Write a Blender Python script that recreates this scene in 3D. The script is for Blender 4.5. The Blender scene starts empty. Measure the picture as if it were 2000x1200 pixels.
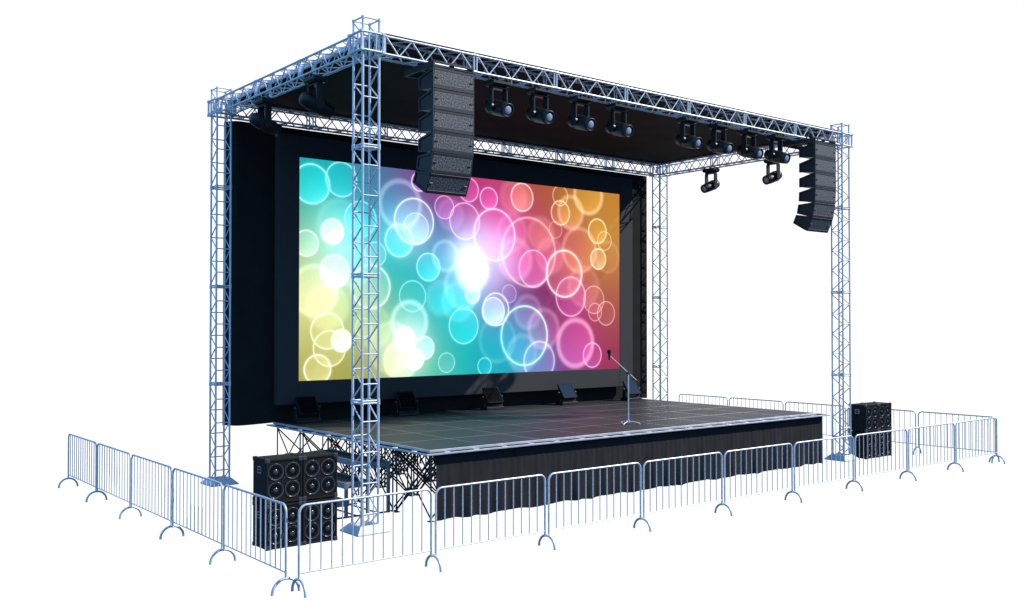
import bpy, math, random
from mathutils import Vector, Matrix
random.seed(7)
PI = math.pi
scene = bpy.context.scene
C = scene.collection

# ------------------------------------------------------------------ helpers
class MB:
    """collects faces of one mesh"""
    def __init__(s):
        s.v = []; s.f = []; s.sm = []; s.mi = []
    def _add(s, vs, fs, smooth=False, mi=0):
        b = len(s.v)
        s.v += [tuple(v) for v in vs]
        for f in fs:
            s.f.append([b + i for i in f]); s.sm.append(smooth); s.mi.append(mi)
    def box(s, x0, x1, y0, y1, z0, z1, mi=0, M=None):
        vs = [Vector(p) for p in ((x0,y0,z0),(x1,y0,z0),(x1,y1,z0),(x0,y1,z0),(x0,y0,z1),(x1,y0,z1),(x1,y1,z1),(x0,y1,z1))]
        if M: vs = [M @ v for v in vs]
        s._add(vs, [(0,3,2,1),(4,5,6,7),(0,1,5,4),(1,2,6,5),(2,3,7,6),(3,0,4,7)], False, mi)
        return s
    def bbox(s, x0, x1, y0, y1, z0, z1, b=.01, mi=0, M=None):
        """box with chamfered edges"""
        cx, cy, cz = (x0+x1)/2, (y0+y1)/2, (z0+z1)/2
        hx, hy, hz = (x1-x0)/2, (y1-y0)/2, (z1-z0)/2
        b = min(b, hx*.9, hy*.9, hz*.9)
        vs = []; idx = {}
        for sx in (-1,1):
            for sy in (-1,1):
                for sz in (-1,1):
                    for a in range(3):
                        p = [sx*(hx-b), sy*(hy-b), sz*(hz-b)]
                        p[a] = (sx*hx, sy*hy, sz*hz)[a]
                        idx[(sx,sy,sz,a)] = len(vs)
                        q = Vector((cx+p[0], cy+p[1], cz+p[2])); vs.append(M @ q if M else q)
        fs = []
        def q(*k): fs.append([idx[i] for i in k])
        for t in (-1,1):
            q((t,-1,-1,0),(t,1,-1,0),(t,1,1,0),(t,-1,1,0)); q((-1,t,-1,1),(1,t,-1,1),(1,t,1,1),(-1,t,1,1)); q((-1,-1,t,2),(1,-1,t,2),(1,1,t,2),(-1,1,t,2))
        for a in (-1,1):
            for c in (-1,1):
                q((a,c,-1,0),(a,c,1,0),(a,c,1,1),(a,c,-1,1)); q((a,-1,c,0),(a,1,c,0),(a,1,c,2),(a,-1,c,2)); q((-1,a,c,1),(1,a,c,1),(1,a,c,2),(-1,a,c,2))
        for x in (-1,1):
            for y in (-1,1):
                for z in (-1,1): q((x,y,z,0),(x,y,z,1),(x,y,z,2))
        s._add(vs, fs, False, mi); return s
    def tube(s, p, q, r, n=8, mi=0, cap=True, r2=None):
        p = Vector(p); q = Vector(q); d = (q-p)
        if d.length < 1e-6: return s
        d.normalize(); r2 = r if r2 is None else r2
        a = d.orthogonal().normalized(); b = d.cross(a)
        vs = []
        for k in range(n):
            t = 2*PI*k/n; o = a*math.cos(t) + b*math.sin(t)
            vs.append(p+o*r); vs.append(q+o*r2)
        s._add(vs, [(2*k, 2*((k+1)%n), 2*((k+1)%n)+1, 2*k+1) for k in range(n)], True, mi)
        if cap:
            s._add([vs[2*k] for k in range(n)], [list(range(n))[::-1]], False, mi)
            s._add([vs[2*k+1] for k in range(n)], [list(range(n))], False, mi)
        return s
    def path(s, pts, r, n=8, mi=0):
        """bent tube through points"""
        pts = [Vector(p) for p in pts]; rings = []; prev = None
        for i, p in enumerate(pts):
            d = (pts[min(i+1,len(pts)-1)] - pts[max(i-1,0)]).normalized()
            if prev is None: a = d.orthogonal().normalized()
            else: a = (prev - d*prev.dot(d)).normalized()
            prev = a; b = d.cross(a)
            rings.append([p + (a*math.cos(2*PI*k/n) + b*math.sin(2*PI*k/n))*r for k in range(n)])
        vs = [v for R in rings for v in R]
        fs = [(i*n+k, i*n+(k+1)%n, (i+1)*n+(k+1)%n, (i+1)*n+k) for i in range(len(pts)-1) for k in range(n)]
        s._add(vs, fs, True, mi)
        s._add(rings[0], [list(range(n))[::-1]], False, mi); s._add(rings[-1], [list(range(n))], False, mi)
        return s
    def lathe(s, prof, n=24, M=None, mi=0, smooth=True):
        """profile of (r, z) turned round local z"""
        M = M or Matrix(); vs = []
        for r, z in prof:
            for k in range(n):
                t = 2*PI*k/n; vs.append(M @ Vector((r*math.cos(t), r*math.sin(t), z)))
        fs = [(i*n+k, i*n+(k+1)%n, (i+1)*n+(k+1)%n, (i+1)*n+k) for i in range(len(prof)-1) for k in range(n)]
        s._add(vs, fs, smooth, mi)
        if prof[0][0] > 1e-4: s._add(vs[:n], [list(range(n))[::-1]], False, mi)
        if prof[-1][0] > 1e-4: s._add(vs[-n:], [list(range(n))], False, mi)
        return s
    def prism(s, poly, x0, x1, mi=0, M=None):
        """(y, z) polygon pushed along x"""
        n = len(poly); vs = [Vector((x0,y,z)) for y,z in poly] + [Vector((x1,y,z)) for y,z in poly]
        if M: vs = [M @ v for v in vs]
        s._add(vs, [list(range(n))[::-1], list(range(n,2*n))] + [(i,(i+1)%n,n+(i+1)%n,n+i) for i in range(n)], False, mi)
        return s
    def mesh(s, name, *mats):
        me = bpy.data.meshes.new(name); me.from_pydata(s.v, [], s.f)
        for m in mats: me.materials.append(m)
        me.polygons.foreach_set('use_smooth', s.sm); me.polygons.foreach_set('material_index', s.mi)
        me.update(); return me
    def build(s, name, mats, parent=None, loc=None, rot=None):
        if not isinstance(mats, (list, tuple)): mats = [mats]
        return link(name, s.mesh(name, *mats), parent, loc, rot)

def link(name, me, parent=None, loc=None, rot=None):
    o = bpy.data.objects.new(name, me); C.objects.link(o)
    if parent: o.parent = parent
    if loc: o.location = loc
    if rot: o.rotation_euler = rot
    return o
def tag(o, label=None, cat=None, group=None, kind=None):
    if label: o['label'] = label
    if cat: o['category'] = cat
    if group: o['group'] = group
    if kind: o['kind'] = kind
    return o
def thing(name, loc=(0,0,0), rz=0):
    o = bpy.data.objects.new(name, None); C.objects.link(o); o.location = loc; o.rotation_euler = (0,0,rz)
    o.empty_display_size = .2
    return o
def copy_tree(o, parent=None):
    c = o.copy(); C.objects.link(c); c.parent = parent
    for ch in [x for x in bpy.data.objects if x.parent == o]:
        copy_tree(ch, c)
    return c
def fast_copy(root):
    """a thing, its parts and their sub-parts, walked through the stored child lists"""
    kids = {}
    for x in bpy.data.objects:
        if x.parent: kids.setdefault(x.parent.name, []).append(x)
    def rec(o, p):
        c = o.copy(); C.objects.link(c); c.parent = p
        for ch in kids.get(o.name, []): rec(ch, c)
        return c
    return rec(root, None)

# ------------------------------------------------------------------ materials
def lin(c):
    return tuple((x/255/12.92 if x/255 <= .04045 else ((x/255+.055)/1.055)**2.4) for x in c)
def nodes(name):
    m = bpy.data.materials.new(name); m.use_nodes = True
    nt = m.node_tree; return m, nt, nt.nodes['Principled BSDF']
def mat(name, col, rough=.5, metal=0., spec=.5, noise=None, bump=None, coat=0):
    """principled surface; noise=(scale, amount) varies the colour, bump=(scale, strength)"""
    m, nt, b = nodes(name)
    b.inputs['Base Color'].default_value = (*col, 1); b.inputs['Roughness'].default_value = rough
    b.inputs['Metallic'].default_value = metal; b.inputs['Specular IOR Level'].default_value = spec
    b.inputs['Coat Weight'].default_value = coat
    tc = nt.nodes.new('ShaderNodeTexCoord')
    if noise:
        n = nt.nodes.new('ShaderNodeTexNoise'); n.inputs['Scale'].default_value = noise[0]; n.inputs['Detail'].default_value = 5
        nt.links.new(tc.outputs['Object'], n.inputs['Vector'])
        mr = nt.nodes.new('ShaderNodeMapRange'); mr.inputs['From Min'].default_value = .3; mr.inputs['From Max'].default_value = .7
        mr.inputs['To Min'].default_value = 1-noise[1]; mr.inputs['To Max'].default_value = 1+noise[1]
        nt.links.new(n.outputs['Fac'], mr.inputs['Value'])
        vm = nt.nodes.new('ShaderNodeVectorMath'); vm.operation = 'SCALE'; vm.inputs[0].default_value = col
        nt.links.new(mr.outputs['Result'], vm.inputs['Scale']); nt.links.new(vm.outputs['Vector'], b.inputs['Base Color'])
        mr2 = nt.nodes.new('ShaderNodeMapRange'); mr2.inputs['To Min'].default_value = max(.05, rough-.1); mr2.inputs['To Max'].default_value = min(1, rough+.1)
        nt.links.new(n.outputs['Fac'], mr2.inputs['Value']); nt.links.new(mr2.outputs['Result'], b.inputs['Roughness'])
    if bump:
        n = nt.nodes.new('ShaderNodeTexNoise'); n.inputs['Scale'].default_value = bump[0]; n.inputs['Detail'].default_value = 4
        nt.links.new(tc.outputs['Object'], n.inputs['Vector'])
        bp = nt.nodes.new('ShaderNodeBump'); bp.inputs['Strength'].default_value = bump[1]; bp.inputs['Distance'].default_value = .02
        nt.links.new(n.outputs['Fac'], bp.inputs['Height']); nt.links.new(bp.outputs['Normal'], b.inputs['Normal'])
    return m

M_alu = mat('brushed_aluminium', (.66,.72,.79), .36, .3, .5, noise=(9,.10))
M_rail = mat('galvanised_steel', (.68,.73,.79), .36, .3, .5, noise=(14,.12))
M_plate = mat('painted_base_plate', (.72,.74,.78), .5, .1, .5, noise=(6,.08))
M_scaf = mat('dark_scaffold_steel', (.040,.050,.068), .45, .2, .5, noise=(8,.2))
M_stair = mat('stair_steel', (.24,.28,.34), .45, .3, .5, noise=(6,.12))
M_tread = mat('tread_rubber', (.035,.037,.042), .6, 0, .4, noise=(30,.2))
M_black = mat('black_housing', (.010,.011,.013), .42, 0, .5, noise=(12,.2))
M_lamp = mat('lamp_housing_paint', (.010,.010,.011), .75, 0, .2, noise=(20,.2))
M_lens = mat('lens_glass', (.40,.47,.60), .25, 0, .6, coat=.6)
M_glass = mat('dark_glass', (.004,.005,.007), .06, 0, .5); M_glass.node_tree.nodes['Principled BSDF'].inputs['IOR'].default_value = 2.4
M_cloth = mat('black_stage_cloth', (.021,.0205,.020), .95, 0, .1, noise=(2.2,.14), bump=(160,.15))
M_skirt = mat('black_pleated_cloth', (.026,.0255,.027), .95, 0, .12, noise=(1.7,.16), bump=(140,.2))
M_frame = mat('screen_surround', (.040,.041,.044), .75, 0, .25, noise=(.8,.07))
M_roof = mat('black_tarpaulin', (.0065,.0072,.0085), .85, 0, .12, noise=(1.3,.18), bump=(60,.1))
M_cab = mat('black_cabinet_carpet', (.012,.0125,.014), .85, 0, .25, noise=(90,.35), bump=(220,.3))
M_baffle = mat('black_baffle', (.006,.006,.007), .7, 0, .3)
M_corner = mat('corner_protector', (.045,.047,.052), .45, 0, .5, noise=(20,.1))
M_wire = mat('grille_wire', (.05,.05,.052), .4, .4, .5)
M_cone = mat('speaker_cone', (.012,.012,.013), .5, 0, .4, noise=(60,.2))
M_cap = mat('dust_cap', (.17,.19,.22), .25, .5, .5)
M_ring = mat('driver_ring', (.26,.27,.29), .28, .6, .5)
M_lip = mat('edge_aluminium', (.58,.60,.66), .35, .35, .5, noise=(5,.08))
M_ledge = mat('ledge_rubber', (.022,.023,.026), .7, 0, .2, noise=(18,.2))
M_disc = mat('disc_steel', (.85,.86,.88), .3, .3, .5)
M_pa = mat('line_array_body', (.020,.023,.027), .5, 0, .4, noise=(25,.15))

def speckle_mat():
    m, nt, b = nodes('woven_grille'); tc = nt.nodes.new('ShaderNodeTexCoord')
    n = nt.nodes.new('ShaderNodeTexNoise'); n.inputs['Scale'].default_value = 40; n.inputs['Detail'].default_value = 3
    nt.links.new(tc.outputs['Object'], n.inputs['Vector'])
    r = nt.nodes.new('ShaderNodeValToRGB'); e = r.color_ramp.elements
    e[0].position = .40; e[0].color = (.022,.024,.028,1); e[1].position = .64; e[1].color = (.20,.21,.23,1)
    nt.links.new(n.outputs['Fac'], r.inputs['Fac']); nt.links.new(r.outputs['Color'], b.inputs['Base Color'])
    b.inputs['Roughness'].default_value = .6; b.inputs['Specular IOR Level'].default_value = .3
    bp = nt.nodes.new('ShaderNodeBump'); bp.inputs['Strength'].default_value = .4; bp.inputs['Distance'].default_value = .01
    nt.links.new(n.outputs['Fac'], bp.inputs['Height']); nt.links.new(bp.outputs['Normal'], b.inputs['Normal'])
    return m
M_speck = speckle_mat()

def floor_mat():
    m, nt, b = nodes('stage_board'); tc = nt.nodes.new('ShaderNodeTexCoord'); g = nt.nodes.new('ShaderNodeNewGeometry')
    n1 = nt.nodes.new('ShaderNodeTexNoise'); n1.inputs['Scale'].default_value = 45; n1.inputs['Detail'].default_value = 4
    n2 = nt.nodes.new('ShaderNodeTexNoise'); n2.inputs['Scale'].default_value = 1.1; n2.inputs['Detail'].default_value = 6
    for n in (n1, n2): nt.links.new(g.outputs['Position'], n.inputs['Vector'])
    mx = nt.nodes.new('ShaderNodeMath'); mx.operation = 'MULTIPLY_ADD'; mx.inputs[1].default_value = .5; nt.links.new(n1.outputs['Fac'], mx.inputs[0])
    h = nt.nodes.new('ShaderNodeMath'); h.operation = 'MULTIPLY'; h.inputs[1].default_value = .5; nt.links.new(n2.outputs['Fac'], h.inputs[0]); nt.links.new(h.outputs[0], mx.inputs[2])
    oi = nt.nodes.new('ShaderNodeObjectInfo')
    ad = nt.nodes.new('ShaderNodeMath'); ad.operation = 'MULTIPLY_ADD'; ad.inputs[1].default_value = .08; nt.links.new(oi.outputs['Random'], ad.inputs[0]); nt.links.new(mx.outputs[0], ad.inputs[2])
    r = nt.nodes.new('ShaderNodeValToRGB'); e = r.color_ramp.elements
    e[0].position = .30; e[0].color = (.022,.0235,.026,1); e[1].position = .78; e[1].color = (.042,.046,.053,1)
    nt.links.new(ad.outputs[0], r.inputs['Fac']); nt.links.new(r.outputs['Color'], b.inputs['Base Color'])
    b.inputs['Roughness'].default_value = .5; b.inputs['Specular IOR Level'].default_value = .22
    bp = nt.nodes.new('ShaderNodeBump'); bp.inputs['Strength'].default_value = .12; bp.inputs['Distance'].default_value = .004
    nt.links.new(n1.outputs['Fac'], bp.inputs['Height']); nt.links.new(bp.outputs['Normal'], b.inputs['Normal'])
    return m
M_floor = floor_mat()
M_joint = mat('joint_strip', (.42,.43,.44), .2, .6, .5)

# picture on the led screen: soft colour blobs with discs and rings of light, in metres on the screen
CIRCLES = [
  (5.077, 7.282, 0.512, 'cy', 0.35, 'r', 0.8, 0.038),
  (5.912, 7.469, 0.452, 'cy', 0.2, 'r', 0.7, 0.029),
  (6.472, 6.496, 0.47, 'cy', 0.25, 'r', 0.55, 0.029),
  (5.662, 6.121, 0.331, 'wh', 0.75, 'r', 0.8, 0.026),
  (4.941, 5.79, 0.332, 'wg', 0.25, 'r', 0.9, 0.026),
  (5.728, 5.113, 0.429, 'wg', 0.5, 'r', 0.8, 0.032),
  (5.887, 6.3, 0.654, 'cy', 0.18, 's', 0.1, 0.078),
  (7.672, 6.965, 0.649, 'cb', 0.2, 's', 0.35, 0.068),
  (8.108, 6.54, 0.635, 'wc', 0.18, 'r', 0.75, 0.041),
  (8.17, 6.367, 0.411, 'wc', 0.25, 'r', 0.5, 0.021),
  (7.639, 6.002, 0.45, 'cy', 0.3, 'r', 0.7, 0.055),
  (6.908, 5.601, 0.328, 'wc', 0.12, 'r', 0.5, 0.02),
  (8.277, 7.622, 0.263, 'pu', 0.3, 'r', 0.9, 0.028),
  (9.091, 6.992, 0.325, 'pk', 0.2, 'r', 0.7, 0.021),
  (9.781, 6.655, 0.522, 'pk', 0.22, 'r', 0.8, 0.029),
  (8.568, 5.327, 0.385, 'cy', 0.4, 'r', 0.9, 0.028),
  (9.916, 7.546, 0.346, 'pk', 0.2, 'r', 0.7, 0.029),
  (10.623, 7.362, 0.318, 'pk', 0.3, 'r', 0.85, 0.029),
  (11.849, 7.496, 0.421, 'sa', 0.3, 'r', 1.0, 0.03),
  (11.536, 7.47, 0.487, 'sa', 0.25, 's', 0.1, 0.09),
  (10.835, 6.337, 0.756, 'pk', 0.18, 'r', 0.9, 0.051),
  (12.109, 5.895, 1.043, 'sa', 0.08, 'r', 0.45, 0.068),
  (11.591, 5.657, 0.612, 'pk', 0.3, 's', 0.2, 0.09),
  (12.279, 5.412, 0.561, 'pk', 0.28, 'r', 0.7, 0.038),
  (13.496, 5.305, 0.73, 'sa', 0.22, 'r', 1.0, 0.062),
  (12.582, 6.459, 0.497, 'sa', 0.22, 's', 0.1, 0.076),
  (13.141, 6.618, 0.262, 'sa', 0.05, 'r', 0.35, 0.023),
  (13.333, 7.661, 0.306, 'ye', 0.05, 'r', 0.6, 0.023),
  (13.339, 7.142, 0.377, 'ye', 0.15, 'r', 0.8, 0.031),
  (13.758, 7.186, 0.51, 'ye', 0.25, 's', 0.3, 0.063),
  (14.494, 7.773, 0.595, 'ye', 0.22, 's', 0.4, 0.064),
  (14.875, 6.677, 0.393, 'ye', 0.25, 'r', 0.9, 0.032),
  (15.175, 6.391, 0.306, 'ye', 0.05, 'r', 0.5, 0.024),
  (14.906, 5.81, 0.331, 'yw', 0.3, 'r', 0.9, 0.032),
  (14.12, 6.049, 0.694, 'or', 0.22, 's', 0.25, 0.063),
  (15.309, 5.888, 0.5, 'ye', 0.06, 's', 0.1, 0.048),
  (10.07, 5.252, 0.519, 'wh', 0.9, 's', 0.2, 0.115),
  (10.052, 4.609, 0.253, 'wh', 0.3, 'r', 0.9, 0.026),
  (9.751, 3.727, 0.506, 'cy', 0.25, 'r', 0.7, 0.029),
  (11.365, 4.655, 0.267, 'pu', 0.12, 'r', 0.45, 0.022),
  (10.878, 4.198, 0.478, 'wc', 0.15, 'r', 0.9, 0.032),
  (10.79, 4.141, 0.41, 'wc', 0.55, 'r', 0.6, 0.029),
  (11.941, 3.438, 0.891, 'cy', 0.1, 'r', 0.85, 0.06),
  (12.063, 4.129, 0.497, 'pu', 0.15, 's', 0.15, 0.075),
  (12.674, 3.637, 0.594, 'pk', 0.15, 's', 0.2, 0.076),
  (12.503, 2.677, 0.607, 'wp', 0.15, 'r', 0.5, 0.061),
  (13.953, 3.198, 0.736, 'pk', 0.3, 's', 0.5, 0.078),
  (14.649, 2.815, 0.389, 'pk', 0.2, 'r', 0.85, 0.029),
  (13.759, 4.614, 0.609, 'pk', 0.15, 'r', 0.7, 0.039),
  (14.72, 4.532, 0.436, 'sa', 0.12, 'r', 0.55, 0.024),
  (14.769, 4.15, 0.284, 'sa', 0.08, 'r', 0.5, 0.024),
  (15.241, 4.115, 0.38, 'sa', 0.08, 'r', 0.6, 0.024),
  (10.476, 2.585, 0.247, 'cy', 0.15, 'r', 0.6, 0.022),
  (10.943, 3.332, 0.646, 'cy', 0.05, 's', 0.1, 0.059),
  (6.783, 4.752, 0.587, 'wg', 0.15, 'r', 0.7, 0.047),
  (5.526, 3.608, 0.47, 'wy', 0.15, 'r', 0.7, 0.032),
  (5.588, 3.162, 0.463, 'wy', 0.15, 'r', 0.6, 0.032),
  (5.929, 3.357, 0.3, 'wh', 0.8, 'r', 0.6, 0.026),
  (5.256, 2.641, 0.38, 'wy', 0.3, 'r', 1.0, 0.038),
  (5.168, 4.615, 0.641, 'wy', 0.25, 's', 0.25, 0.064),
  (6.568, 3.686, 0.249, 'wy', 0.06, 'r', 0.3, 0.02),
  (8.063, 4.525, 0.426, 'cy', 0.06, 'r', 0.5, 0.027),
  (7.968, 3.837, 0.562, 'wc', 0.25, 's', 0.35, 0.069),
  (7.805, 3.389, 0.342, 'wh', 0.8, 'r', 0.5, 0.034),
  (8.443, 3.131, 0.319, 'wc', 0.5, 'r', 1.0, 0.028),
  (8.132, 2.834, 0.302, 'wh', 0.8, 'r', 0.4, 0.041),
  (9.169, 2.716, 0.278, 'wc', 0.08, 'r', 0.4, 0.021),
  (8.986, 4.485, 0.471, 'cy', 0.3, 's', 0.1, 0.084),
  (7.697, 2.816, 0.517, 'wy', 0.3, 's', 0.3, 0.054),
  (7.412, 3.147, 0.676, 'wy', 0.15, 's', 0.15, 0.054),
  (9.297, 6.8, 0.426, 'pu', 0.2, 's', 0.1, 0.071),
  (9.56, 4.395, 0.541, 'cy', 0.2, 's', 0.1, 0.071),
  (9.127, 5.658, 0.424, 'cy', 0.15, 's', 0.25, 0.057),
  (5.532, 4.208, 0.582, 'wy', 0.18, 's', 0.1, 0.065),
  (6.867, 3.689, 0.534, 'wy', 0.12, 's', 0.1, 0.067),
  (11.467, 6.43, 0.537, 'pk', 0.12, 's', 0.1, 0.075),
  (12.937, 5.824, 0.523, 'pk', 0.18, 's', 0.1, 0.077),
  (11.85, 2.93, 0.539, 'cb', 0.15, 's', 0.15, 0.075),
  (14.289, 4.935, 0.632, 'sa', 0.15, 's', 0.1, 0.079),
  (9.734, 4.826, 0.629, 'cy', 0.2, 's', 0.2, 0.071),
  (6.259, 5.269, 0.527, 'cy', 0.18, 's', 0.1, 0.066),
]
BLOBS = [
  (4.81, 7.76, 30, 160, 165),
  (5.52, 7.44, 30, 205, 210),
  (6.4, 7.72, 45, 145, 160),
  (7.32, 7.68, 95, 105, 155),
  (8.04, 7.75, 140, 80, 150),
  (4.82, 6.74, 60, 190, 180),
  (4.96, 6.11, 110, 175, 135),
  (4.96, 5.48, 190, 208, 155),
  (4.96, 4.71, 222, 224, 165),
  (4.97, 3.69, 205, 205, 130),
  (4.97, 2.45, 178, 174, 92),
  (6.41, 4.22, 185, 215, 155),
  (6.42, 2.5, 172, 168, 88),
  (7.64, 4.78, 70, 185, 165),
  (5.82, 5.77, 120, 240, 230),
  (7.02, 5.97, 60, 215, 225),
  (8.29, 5.62, 30, 185, 200),
  (8.87, 6.49, 90, 105, 165),
  (9.12, 7.5, 165, 50, 125),
  (9.73, 7.91, 190, 70, 130),
  (7.17, 6.92, 70, 160, 190),
  (8.96, 4.81, 25, 185, 195),
  (9.65, 4.11, 25, 205, 215),
  (10.27, 5.64, 220, 225, 250),
  (9.73, 5.4, 180, 220, 250),
  (11.09, 6.92, 215, 70, 170),
  (11.47, 7.7, 185, 85, 95),
  (12.64, 7.8, 178, 98, 65),
  (14.08, 8.0, 185, 130, 55),
  (15.62, 7.73, 200, 140, 52),
  (15.39, 6.74, 198, 145, 65),
  (15.61, 5.29, 190, 120, 62),
  (13.45, 6.16, 195, 100, 95),
  (12.04, 4.96, 150, 55, 125),
  (12.64, 4.29, 130, 45, 100),
  (11.28, 4.27, 130, 100, 180),
  (11.0, 3.09, 30, 185, 205),
  (9.65, 2.83, 35, 185, 185),
  (13.45, 3.98, 175, 60, 130),
  (14.5, 3.67, 178, 58, 110),
  (15.61, 4.16, 165, 80, 70),
  (15.6, 2.62, 160, 45, 85),
  (13.86, 2.5, 145, 60, 140),
  (12.44, 2.39, 90, 110, 175),
  (11.75, 3.53, 60, 170, 205),
  (10.72, 2.51, 28, 175, 185),
  (8.79, 2.57, 90, 200, 175),
  (7.81, 3.14, 210, 235, 200),
  (8.46, 4.1, 60, 190, 185),
  (9.13, 5.94, 100, 120, 190),
  (12.24, 6.25, 205, 90, 130),
  (10.72, 5.14, 190, 170, 225),
]

RC = {'cy':(40,240,248),'cb':(120,170,235),'wh':(255,255,255),'wg':(225,255,235),'wc':(215,245,255),'pu':(225,150,240),'pk':(255,115,215),
      'sa':(255,165,140),'ye':(250,205,85),'yw':(255,235,170),'or':(240,165,100),'wp':(200,200,255),'wy':(248,246,185)}
def screen_mesh(x0, x1, z0, z1, nx=840, nz=420):
    """display face as a fine grid; each vertex carries the light colour of the picture there"""
    import numpy as np
    X, Z = np.meshgrid(np.linspace(x0, x1, nx+1), np.linspace(z0, z1, nz+1))
    def sstep(v, a, b):
        t = np.clip((v-a)/(b-a), 0, 1); return t*t*(3-2*t)
    col = np.zeros((nz+1, nx+1, 3)); sw = np.zeros((nz+1, nx+1))
    for x, z, r, g, b in BLOBS:
        w = np.exp(-1.25*((X-x)**2+(Z-z)**2)); sw += w
        col += w[..., None]*np.array(lin((r,g,b)))*1.10
    col /= sw[..., None]; col = .98*col**1.16
    for x, z, r, a, c in ((GX-.25, GZ, .80, .75, (1,1,1)), (GX-.5, GZ+.45, .8, .35, (1,1,1)), (GX+.4, GZ+.3, 1.5, .22, (.95,.6,1)), (GX2, GZ2, 1.1, .2, (1,1,.95)), (5.75,6.0,1.4,.25,(.7,1,1)),
                          (7.9,6.25,1.2,.28,(.7,.9,1)), (11.2,6.3,1.2,.12,(1,.5,.9)), (6.0,5.0,1.3,.12,(.9,1,.85)),
                          (9.3,5.7,1.3,.12,(.5,.8,1)), (8.2,4.6,1.4,.08,(.2,.9,1)), (5.2,4.6,1.2,.08,(1,1,.7))):
        d = np.hypot(X-x, Z-z); col += (a*(1-sstep(d, 0, r)))[..., None]*np.array(c)
    for x, z, r, k, fa, kind, ra, w in CIRCLES:
        d = np.hypot(X-x, Z-z); c = np.array(lin(RC[k]))
        soft = w*2.6 if kind == 's' else w*.5
        f = fa*1.0*(1-sstep(d, max(0., r-soft), r+soft*.2))
        g = .45+.75*(1-sstep(np.hypot(X-x-.25*r, Z-z+.45*r), .1*r, 1.5*r))       # lighter towards the lower side of each disc
        g *= .8+.35*sstep(d, .3*r, r)
        col += (f*g)[..., None]*c
        if ra > .05:
            c2 = .55*c+.45; e = np.abs(d-(r-w*.4))
            rg = ra*(1-sstep(e, w*(.1 if kind == 's' else .22), w*(1.7 if kind == 's' else .75)))
            rg += ra*.16*(1-sstep(e, 0, w*2.6))                                   # faint bloom of the ring
            col += rg[..., None]*c2*.85
    col = np.minimum(col, 1.0)
    col = np.concatenate([col, np.ones((nz+1, nx+1, 1))], -1).astype(np.float32)
    n = (nx+1)*(nz+1); co = np.zeros((n, 3), np.float32); co[:,0] = X.ravel()-SX; co[:,2] = Z.ravel()-SZ
    me = bpy.data.meshes.new('display'); nf = nx*nz
    me.vertices.add(n); me.vertices.foreach_set('co', co.ravel())
    i = (np.arange(nz)[:,None]*(nx+1)+np.arange(nx)[None,:]).ravel()
    fv = np.stack([i, i+1, i+nx+2, i+nx+1], 1).astype(np.int32)
    me.loops.add(nf*4); me.loops.foreach_set('vertex_index', fv.ravel())
    me.polygons.add(nf); me.polygons.foreach_set('loop_start', (np.arange(nf)*4).astype(np.int32))
    me.update(calc_edges=True); me.validate()
    at = me.color_attributes.new('picture', 'FLOAT_COLOR', 'POINT'); at.data.foreach_set('color', col.ravel())
    m = bpy.data.materials.new('led_picture'); m.use_nodes = True; nt = m.node_tree; nt.nodes.clear(); L = nt.links; N = nt.nodes.new
    out = N('ShaderNodeOutputMaterial'); em = N('ShaderNodeEmission'); va = N('ShaderNodeVertexColor'); va.layer_name = 'picture'
    tc = N('ShaderNodeTexCoord'); ns = N('ShaderNodeTexNoise'); ns.inputs['Scale'].default_value = 16; ns.inputs['Detail'].default_value = 3
    mr_ = N('ShaderNodeMapRange'); mr_.inputs['To Min'].default_value = .95; mr_.inputs['To Max'].default_value = 1.05
    L.new(tc.outputs['Object'], ns.inputs['Vector']); L.new(ns.outputs['Fac'], mr_.inputs['Value']); L.new(mr_.outputs[0], em.inputs['Strength'])
    L.new(va.outputs['Color'], em.inputs['Color'])
    df = N('ShaderNodeBsdfPrincipled'); df.inputs['Base Color'].default_value = (.012,.012,.013,1); df.inputs['Roughness'].default_value = .5; df.inputs['Specular IOR Level'].default_value = .2
    ad = N('ShaderNodeAddShader'); L.new(em.outputs[0], ad.inputs[0]); L.new(df.outputs[0], ad.inputs[1]); L.new(ad.outputs[0], out.inputs[0])
    try: m.cycles.emission_sampling = 'NONE'
    except Exception: pass
    me.materials.append(m); return me

# ------------------------------------------------------------------ geometry constants (metres)
TX, TY, TW, TD, TS = 2.67, 2.856, 15.134, 6.82, .339      # towers: near-left chord, spacing across and deep, chord spacing
ZB, ZT = 8.74, 9.07                                        # bottom and top chord of the roof trusses
RCH, RBR = .0235, .0138
DX0, DX1, DY0, DY1, DZ = 4.20, 16.692, 2.96, 9.86, 1.375    # raised stage floor
TILE = 1.38; TIX = 1.388                                   # floor panel, deep and wide

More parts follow.
